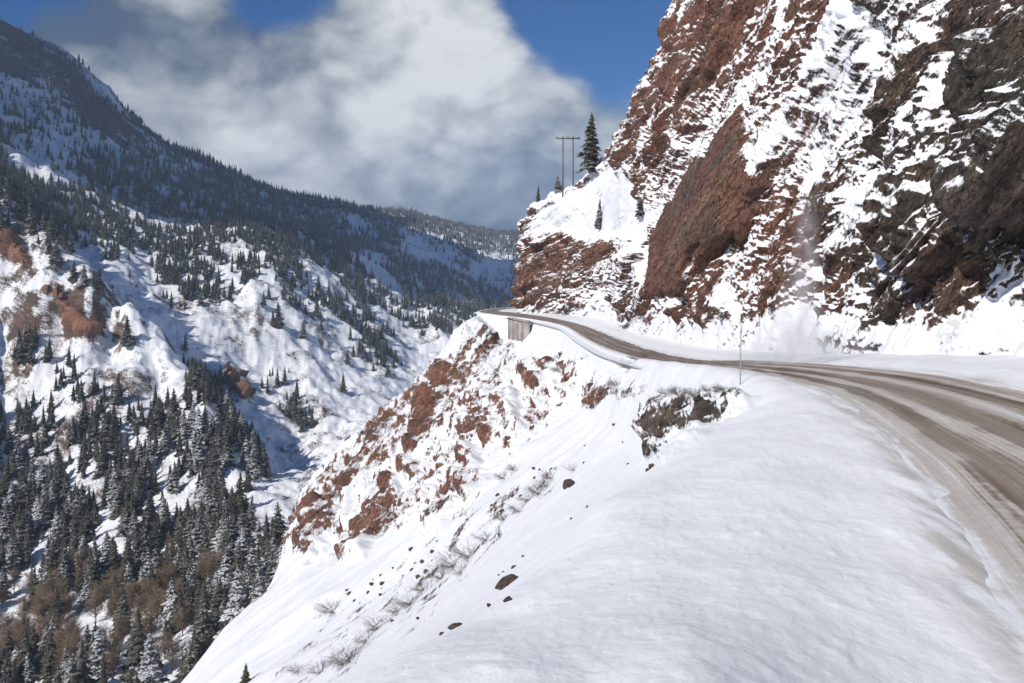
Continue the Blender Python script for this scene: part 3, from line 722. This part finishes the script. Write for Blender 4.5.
for px_, py_, hp, lab in ((205,648,62,'tallest snow-laden conifer on the lower edge of the snow slope'),(193,664,42,'short snow-laden conifer lowest on the edge of the snow slope'),
                          (238,606,52,'snow-laden conifer beside the shaded drift under the rock spur'),(258,598,38,'squat snow-laden conifer touching the foot of the rock spur'),(224,618,40,'snowy conifer between the two tall ones on the snow slope edge')):
    _j = int(np.argmin(np.abs(sx[SV.shape[0]//2]-px_))); _ok = (SV[:, _j, 1] > 95) & (SV[:, _j, 1] < 175)
    p = SV[int(np.argmin(np.where(_ok, sy[:, _j], 1e9))), _j].copy()
    solo(p, hp, lab, True, 1.15, int(px_))
for px_, py_, hp, lab in ((98,291,24,'conifer rightmost of the three on the crest above the orange outcrop'),(84,286,22,'conifer in the middle of the three on the crest above the outcrop'),(74,282,20,'conifer leftmost of the three on the crest above the outcrop'),
                          (278,327,26,'lone dark conifer casting a shadow on the open far snowfield'),(128,345,30,'broad conifer at the head of the blue shaded gully'),(56,268,30,'dense round conifer at the top of the orange outcrop'),
                          (303,340,18,'small conifer on the snow rib right of the lone dark conifer')):
    solo(hit_grid(FV, px_, py_), hp, lab, False, 1.25, int(px_))

# ------------------------------------------------------------------ shrubs
shrubs = [mesh_np('bush', *bare_arrays(s, 5, 60, .8, .9, .008), [M_SHRUB]) for s in (51, 52, 53)]
def bush(p, w_, h_, label, group, k):
    o = link('bush', shrubs[k % 3], None, [float(v) for v in p-np.array([0, 0, .05])], (0, 0, random.random()*6.28))
    o.scale = (w_, w_, h_); return tag(o, label, 'bush', group)
k = 0
for (px_, py_, hp) in [(548,487,16),(540,494,18),(530,500,15),(552,478,13),(520,512,14),(505,520,13),(470,556,22),(455,566,24),(462,572,18),(440,578,20),(425,590,15),(412,604,22),(400,612,16),(380,628,20),(352,660,26),(345,664,20),(322,672,18),(335,612,20),(505,478,14),(515,470,13),(575,470,12),(488,540,15),(300,672,14),(368,640,18)]:
    p = hit_grid(SV, px_, py_, 20); hgt = hp*p[1]/F
    hgt *= .8; bush(p, hgt*1.5, hgt, 'leafless grey-brown bush in the row down the stony snow rib', 'bushes on the stony rib', k); k += 1
for (px_, py_, hp) in [(695,395,16),(703,396,18),(711,397,16),(719,398,14),(728,397,17),(735,397,14),(690,402,13)]:
    p = hit_grid(SV, px_, py_, 25); hgt = hp*p[1]/F
    bush(p, hgt*.8, hgt, 'dark leafless brush in the fringe below the road by the snow stake', 'brush by the snow stake', k); k += 1
for (px_, py_, hp) in [(622,386,14),(630,387,16),(638,388,14),(612,388,10),(605,392,10),(560,372,9)]:
    p = hit_grid(SV, px_, py_, 60); hgt = hp*p[1]/F
    bush(p, hgt*.9, hgt, 'grey leafless brush on the edge where the road bends', 'brush at the road bend', k); k += 1

# ------------------------------------------------------------------ rocks
M_STONE = plain_mat('dark_brown_stone', (.035, .024, .019), (.12, .085, .068), 3.5, .85, .8)
def rock_mesh(seed, sx=1, sy=1, sz=.6, sub=3):
    import bmesh
    bm = bmesh.new(); bmesh.ops.create_icosphere(bm, subdivisions=sub, radius=1)
    r = random.Random(seed); pl = [(Vector((r.gauss(0,1), r.gauss(0,1), r.gauss(0,1))).normalized(), r.uniform(.45, .85)) for _ in range(11)]
    co = np.array([v.co for v in bm.verts], f32); nz_ = fbm(co[:,0]*1.3+seed, co[:,1]*1.3, co[:,2]*1.3, 4)*.25
    for v, dn_ in zip(bm.verts, nz_):
        p = v.co*(1+float(dn_))
        for nn, dd in pl:
            s_ = p.dot(nn)
            if s_ > dd: p = p-nn*(s_-dd)*.9
        v.co = (p.x*sx, p.y*sy, p.z*sz)
    me = bpy.data.meshes.new('rock'); bm.to_mesh(me); bm.free(); me.materials.append(M_STONE)
    for pg in me.polygons: pg.use_smooth = False
    return me
rocks = [rock_mesh(s, 1, .8, .6) for s in (1, 2, 3, 4)]
b_me = rock_mesh(9, 1.0, .75, .50, 4)
p = hit_grid(SV, 509, 585); d_ = p[1]
bo = link('boulder', b_me, None, (p[0], p[1]+.1, p[2]+.06), (.05, -.10, .35)); bo.scale = (.50, .42, .27)
tag(bo, 'largest dark brown boulder lying on the snowy lip below the camera', 'rock')
for px_, py_, wp, lab in ((509,601,15,'flat dark stone just below the big boulder'),(490,607,9,'thin dark stone left of the one below the big boulder'),(455,628,20,'dark slab farther down the lip from the big boulder'),(440,634,8,'small dark stone beside the slab on the lip'),(514,568,8,'small stone in the snow just above the big boulder')):
    p = hit_grid(SV, px_, py_); s_ = wp*.5*p[1]/F
    o = link('stone', rocks[px_ % 4], None, (p[0], p[1], p[2]+s_*.1), (.2, random.uniform(-.5, 0), random.random()*6)); o.scale = (s_, s_, s_*.7)
    tag(o, lab, 'rock')
SPOTS = [(571,486,18,1),(566,489,10,1),(652,481,13,1),(648,486,9,1)]
for px_, py_, wp, q_ in SPOTS:
    p = hit_grid(SV, px_, py_, 22); s_ = wp*.5*p[1]/F
    o = link('stone', rocks[px_ % 4], None, (p[0], p[1], p[2]+s_*.15), (.3, random.uniform(-.6, 0), random.random()*6)); o.scale = (s_, s_, s_)
    tag(o, {571:'brown stone standing out alone in the upper snow chute', 566:'smaller stone touching the lone brown one in the snow chute', 652:'upright dark stone on the snow above the boulder', 648:'small stone at the foot of the upright dark stone'}[px_], 'rock')
def stones(n_, poly, lo, hi, want, label, group):
    xs = [a for a, b in poly]; ys = [b for a, b in poly]; c = 0
    while c < n_:
        px_, py_ = rng.uniform(min(xs), max(xs)), rng.uniform(min(ys), max(ys))
        if polysd(np.array([px_]), np.array([py_]), poly)[0] < 0: continue
        p = hit_grid(SV, px_, py_, want); s_ = rng.uniform(lo, hi)**1.0*.5*p[1]/F
        o = link('stone', rocks[c % 4], None, (float(p[0]), float(p[1]), float(p[2]+s_*.1)), (.3, random.uniform(-.6, .2), random.random()*6)); o.scale = (s_, s_, s_)
        tag(o, label, 'rock', group); c += 1
stones(20, [(640,400),(665,470),(560,560),(470,640),(330,683),(260,683),(340,600),(450,520),(560,440)], 2.0, 6.0, 30, 'small dark stone poking through the snow chute below the road', 'stones in the snow chute')
stones(28, [(560,452),(600,440),(560,470),(470,540),(420,580),(330,600),(430,530)], 2.5, 8, 45, 'dark stone among the rubble at the foot of the red rock spur', 'rubble below the rock spur')

# ------------------------------------------------------------------ utility poles on the ridge
M_WOOD = plain_mat('weathered_pole_wood', (.10, .085, .075), (.20, .175, .16), 6)
M_PORC = plain_mat('grey_insulator', (.20, .20, .21), (.30, .30, .31), 5, .4)
def tube_arrays(segs, n_=8):
    V, Fc = [], []
    for a, b, ra, rb in segs:
        a, b = Vector(a), Vector(b); d = (b-a).normalized(); s1 = d.orthogonal().normalized(); s2 = d.cross(s1); i = len(V)
        for p_, r_ in ((a, ra), (b, rb)):
            for k_ in range(n_):
                an = 6.283*k_/n_; o = s1*math.cos(an)*r_+s2*math.sin(an)*r_; V.append(tuple(p_+o))
        for k_ in range(n_):
            a_, b_ = i+k_, i+(k_+1) % n_
            Fc += [(a_, b_, b_+n_), (a_, b_+n_, a_+n_)]
        for k_ in range(1, n_-1): Fc += [(i, i+k_+1, i+k_), (i+n_, i+n_+k_, i+n_+k_+1)]
    return np.array(V, f32), np.array(Fc, np.int32)
p = hit_cliff(568, 178); p = p+np.array([0, 4.5, -.3]); p[0] = (568-CX)/F*p[1]; dd = p[1]
sc_ = dd/F; ztop = EYE+(HY-136)*sc_-p[2]
hf = bpy.data.objects.new('utility_pole', None); COL.objects.link(hf); hf.location = [float(v) for v in p]
tag(hf, 'wooden two-legged power line frame with a crossarm on the outcrop ridge', 'utility pole')
for s_ in (-1, 1):
    link('post', mesh_np('post', *tube_arrays([((s_*5.2*sc_, 0, -2.5), (s_*5.0*sc_, 0, ztop), .20, .15)]), [M_WOOD]), hf)
link('crossarm', mesh_np('crossarm', *tube_arrays([((-12*sc_, -.2, ztop-.55), (12*sc_, -.2, ztop-.55), .15, .15), ((-12*sc_, .2, ztop-.55), (12*sc_, .2, ztop-.55), .15, .15)], 4), [M_WOOD]), hf)
for s_ in (-11, -.2, 11):
    link('insulator', mesh_np('insulator', *tube_arrays([((s_*sc_, 0, ztop-.5), (s_*sc_, 0, ztop+.12), .13, .10), ((s_*sc_, 0, ztop-.36), (s_*sc_, 0, ztop-.26), .2, .2)], 8), [M_PORC]), hf)

# ------------------------------------------------------------------ snow stake at the road edge
M_STEEL = plain_mat('galvanised_post', (.30, .31, .31), (.42, .43, .43), 8, .55, 0, .3)
M_REFL = plain_mat('pale_reflector', (.62, .64, .60), (.75, .76, .72), 4, .4)
p = hit_grid(SV, 740, 386, 20); sc_ = p[1]/F
st = bpy.data.objects.new('snow_stake', None); COL.objects.link(st); st.location = [float(v) for v in p]; st.rotation_euler = (0, .01, 0)
tag(st, 'thin grey metal snow stake on the outer edge of the road', 'marker post')
H_ = 61*sc_
link('post', mesh_np('post', *tube_arrays([((0, 0, -.4), (0, 0, H_), .020, .018)]), [M_STEEL]), st)
link('reflector', mesh_np('reflector', *tube_arrays([((0, -.022, H_-.26), (0, -.022, H_-.02), .036, .036)], 6), [M_REFL]), st)

# ------------------------------------------------------------------ retaining wall under the far bend
M_CONC = plain_mat('stained_concrete', (.27, .24, .21), (.42, .385, .35), .6, .9, .2)
wl = bpy.data.objects.new('retaining_wall', None); COL.objects.link(wl)
a = np.array([3.9, 177.5]); b = np.array([0.2, 190.5]); L_ = float(np.linalg.norm(b-a)); ang = math.atan2(b[1]-a[1], b[0]-a[0])
wl.location = (float(a[0]), float(a[1]), -7.25); wl.rotation_euler = (0, 0, ang)
tag(wl, 'grey-brown concrete retaining wall holding up the road at the far bend', 'retaining wall')
def box_arrays(bs):
    V, Fc = [], []
    for (x0, x1, y0, y1, z0, z1) in bs:
        i = len(V); V += [(x_, y_, z_) for z_ in (z0, z1) for y_ in (y0, y1) for x_ in (x0, x1)]
        Fc += [(i+q0, i+q1, i+q2, i+q3) for q0, q1, q2, q3 in ((0,2,3,1),(4,5,7,6),(0,1,5,4),(2,6,7,3),(0,4,6,2),(1,3,7,5))]
    return np.array(V, f32), np.array(Fc, np.int32)
npan = 4; pw = L_/npan
link('face', mesh_np('face', *box_arrays([(k_*pw+.03, (k_+1)*pw-.03, .35, 1.1, -7.5, -.003) for k_ in range(npan)]), [M_CONC]), wl)
link('coping', mesh_np('coping', *box_arrays([(0, L_, .2, 1.3, 0, .28)]), [M_CONC]), wl)


# ------------------------------------------------------------------ powder snow sliding off the wall
m, t = nt('powder_snow'); n = N(t)
oc = n('ShaderNodeTexCoord').outputs['Object']; sp = n('ShaderNodeSeparateXYZ', {0: oc}).outputs
hz = n.math('MULTIPLY', sp[2], 1/7.4)
rad_ = n.math('SQRT', n.math('ADD', n.math('POWER', n.math('ADD', sp[0], n.math('MULTIPLY', hz, -.55)), 2.0), n.math('MULTIPLY', n.math('POWER', sp[1], 2.0), .35)))
wid = n.math('ADD', n.math('MULTIPLY', n.math('POWER', n.math('SUBTRACT', 1.0, hz, clamp=True), 1.7), 1.35), .5)
core_ = n.mr(n.math('DIVIDE', rad_, wid), .15, 1.15, 1.0, 0.0)
tu = n.noise(n.mapping(oc, (1, 1, .5)), 1.1, 6, .62, .5)
low = n.math('MULTIPLY', n.mr(sp[2], .1, 1.5, 1.0, 0.0), n.mr(n.math('ABSOLUTE', sp[0]), .8, 4.2, .35, 0.0))
den = n.math('MULTIPLY', n.math('ADD', n.math('MULTIPLY', core_, n.mr(hz, .1, 1.0, 1.0, .5)), low), n.mr(tu, .40, .66))
pv = n('ShaderNodeVolumePrincipled', {'Color': (.97, .97, .98, 1), 'Density': n.math('MULTIPLY', den, 1.0), 'Anisotropy': .1})
n('ShaderNodeOutputMaterial', {'Volume': pv.outputs[0]})
pr = [(0, .0), (4.3, .02), (4.4, .7), (3.6, 1.6), (2.2, 2.6), (1.6, 4.2), (1.6, 7.0), (1.2, 8.6), (0, 8.9)]
V_ = [(math.cos(6.283*k_/20)*r_+.06*z_, math.sin(6.283*k_/20)*r_*.62, z_) for r_, z_ in pr for k_ in range(20)]
F_ = [(i_*20+k_, i_*20+(k_+1) % 20, (i_+1)*20+(k_+1) % 20, (i_+1)*20+k_) for i_ in range(len(pr)-1) for k_ in range(20)]
pl_me = mesh_np('powder_snow', V_, F_, [m])
p = hit_grid(SV, 803, 366, 36)
tag(link('powder_snow', pl_me, None, (p[0]+.0, p[1]+.8, p[2]-.05)), 'plume of powder snow billowing down the cliff onto the road edge', 'snow plume', kind='stuff')


# ------------------------------------------------------------------ light, sky, air
SUN_T = Vector((.56, .52, -.645)).normalized()        # the way sunlight travels
elev = math.asin(-SUN_T.z)
sun = bpy.data.lights.new('sun', 'SUN'); sun.energy = 4.25; sun.angle = math.radians(.55); sun.color = (1, .955, .89)
so = bpy.data.objects.new('sun', sun); COL.objects.link(so); so.rotation_euler = SUN_T.to_track_quat('-Z', 'Y').to_euler()
wd = bpy.data.worlds.new('World'); S.world = wd; wd.use_nodes = True
t = wd.node_tree; t.nodes.clear(); n = N(t)
sky = n('ShaderNodeTexSky', sky_type='NISHITA', sun_disc=False, sun_elevation=elev)
sky.sun_rotation = math.atan2(-SUN_T.x, -SUN_T.y)
sky.altitude = 3000; sky.air_density = 1.0; sky.dust_density = .3; sky.ozone_density = 2.5
skc = n('ShaderNodeMix', {0: 1.0, 6: sky.outputs[0], 7: (.07, .68, 1.28, 1)}, data_type='RGBA', blend_type='MULTIPLY').outputs[2]
bg1 = n('ShaderNodeBackground', {'Color': skc, 'Strength': .060})
dirv = n('ShaderNodeTexCoord').outputs['Generated']
dn = n('ShaderNodeVectorMath', {0: dirv}, operation='NORMALIZE').outputs[0]
sep = n('ShaderNodeSeparateXYZ', {0: dn})
def lobe(px, py, r0, r1):       # 1 in a cone about a compass direction, fading to 0
    v = Vector((px-CX, F, HY-py)).normalized()
    dt = n('ShaderNodeVectorMath', {0: dn, 1: tuple(v)}, operation='DOT_PRODUCT').outputs['Value']
    return n.mr(dt, math.cos(math.radians(r1)), math.cos(math.radians(r0)))
wv = n('ShaderNodeVectorMath', {0: n.mapping(dn, (1, 1, 1.35)), 1: (0, 0, 0)}, operation='ADD').outputs[0]
na = n.noise(wv, 3.6, 9, .60, .35)
nb = n.noise(n.mapping(wv, (1, 1, 1)), 9.0, 7, .62, .5)
nc = n.noise(wv, 1.7, 4, .5)
nv = n('ShaderNodeTexVoronoi', {'Vector': n('ShaderNodeVectorMath', {0: wv, 1: n('ShaderNodeVectorMath', {0: n('ShaderNodeTexNoise', {'Vector': wv, 'Scale': 5.0, 'Detail': 4}).outputs['Color'], 1: (.22, .22, .22)}, operation='MULTIPLY').outputs[0]}, operation='ADD').outputs[0], 'Scale': 7.0, 'Detail': 2.0, 'Roughness': .5}, feature='F1').outputs['Distance']
nv = n.math('SUBTRACT', .45, nv)
cov = n.mr(sep.outputs[2], .40, .18, -.30, .42, smooth=False)
cov = n.math('ADD', cov, n.mr(sep.outputs[2], .03, .13, .35, 0.0))
cov = n.math('ADD', cov, n.math('MULTIPLY', n.math('SUBTRACT', na, .5), 2.3))
cov = n.math('ADD', cov, n.math('MULTIPLY', n.math('SUBTRACT', nb, .5), 1.2))
cov = n.math('ADD', cov, n.math('ADD', n.math('MULTIPLY', nv, .55), .30))
for (px, py, r0, r1, k) in ((612,-8,0,8,-1.15),(545,-30,0,5.5,-.6),(30,-30,0,7,.25),(600,130,0,6,.3),(285,-22,0,4.2,-.8),(640,90,0,5,-.16),(-20,5,1,8,-.12),(410,50,2,9,.45),(150,80,2,10,.62),(430,170,4,14,.5),(230,120,3,12,.45),(330,40,0,6,.3)):
    cov = n.math('ADD', cov, n.math('MULTIPLY', lobe(px, py, r0, r1), k))
mask = n.mr(cov, -.10, .80)
br = n.math('ADD', n.math('ADD', n.math('MULTIPLY', nv, 1.1), n.math('MULTIPLY', n.math('SUBTRACT', nb, .5), 1.7)), n.math('MULTIPLY', n.math('SUBTRACT', na, .5), 2.2))
br = n.math('ADD', br, n.mr(sep.outputs[2], 0, .22, .66, .78))
for (px, py, r0, r1, k) in ((425,70,1,9,.30),(340,50,0,7,.26),(190,100,0,9,.30),(0,0,0,8,-.7),(400,205,0,6,-.06),(560,130,0,6,-.02),(150,30,0,6,-.1)):
    br = n.math('ADD', br, n.math('MULTIPLY', lobe(px, py, r0, r1), k))
cc = n.mix(n.mr(br, .08, .98, smooth=False), n.mix(n.mr(br, -.35, .08, smooth=False), (.07, .105, .175), (.225, .26, .315)), (.76, .77, .785))
bg2 = n('ShaderNodeBackground', {'Color': cc, 'Strength': 1.0})
mx = n('ShaderNodeMixShader', {0: mask}); t.links.new(bg1.outputs[0], mx.inputs[1]); t.links.new(bg2.outputs[0], mx.inputs[2])
n('ShaderNodeOutputWorld', {'Surface': mx.outputs[0]})


# an unseen cloud, added left of the view to shade the far mountain top
m, t = nt('cloud_vapour'); n = N(t)
pv = n('ShaderNodeVolumePrincipled', {'Color': (1, 1, 1, 1), 'Density': .012}); n('ShaderNodeOutputMaterial', {'Volume': pv.outputs[0]})
cth = np.linspace(0, math.pi, 40); cph = np.linspace(0, 2*math.pi, 81)[:-1]
PH, TH_ = np.meshgrid(cph, cth)
ux, uy, uz = np.sin(TH_)*np.cos(PH), np.sin(TH_)*np.sin(PH), np.cos(TH_)
rr_ = 1+.55*fbm(ux*1.6, uy*1.6, uz*1.6+3, 4)
cvv = np.stack([ux*rr_*430, uy*rr_*470, uz*rr_*110], -1)
idx = np.arange(40*80).reshape(40, 80)
cf = np.stack([idx[:-1], np.roll(idx, -1, 1)[:-1], np.roll(idx, -1, 1)[1:], idx[1:]], -1).reshape(-1, 4)
tag(link('cloud', mesh_np('cloud', cvv.reshape(-1, 3), cf, [m]), None, (-1130, 750, 790)), 'unseen cloud added to shade the top of the far mountain', 'cloud', kind='stuff')
# the air
m, t = nt('thin_haze'); n = N(t)
pv = n('ShaderNodeVolumePrincipled', {'Color': (.62, .80, 1, 1), 'Density': .00011}); n('ShaderNodeOutputMaterial', {'Volume': pv.outputs[0]})
hv, hf_ = box_arrays([(-3600, 3600, -2700, 4300, -176.0, 500)])
tag(link('haze', mesh_np('haze', hv, hf_, [m])), 'thin pale mountain air filling the valley', 'haze', kind='stuff')

cam = bpy.data.cameras.new('camera'); co = bpy.data.objects.new('camera', cam); COL.objects.link(co)
co.location = (0, 0, EYE); co.rotation_euler = (math.pi/2, 0, 0)
cam.sensor_width = 36; cam.lens = F/1024*36; cam.shift_y = -(341.5-HY)/1024; cam.clip_start = .1; cam.clip_end = 9000
S.camera = co
S.view_settings.view_transform = 'Standard'; S.view_settings.look = 'None'; S.view_settings.exposure = 0; S.view_settings.gamma = 1
S.render.engine = 'CYCLES'
S.cycles.use_denoising = True
S.cycles.max_bounces = 6; S.cycles.diffuse_bounces = 3; S.cycles.volume_bounces = 3; S.cycles.transparent_max_bounces = 8
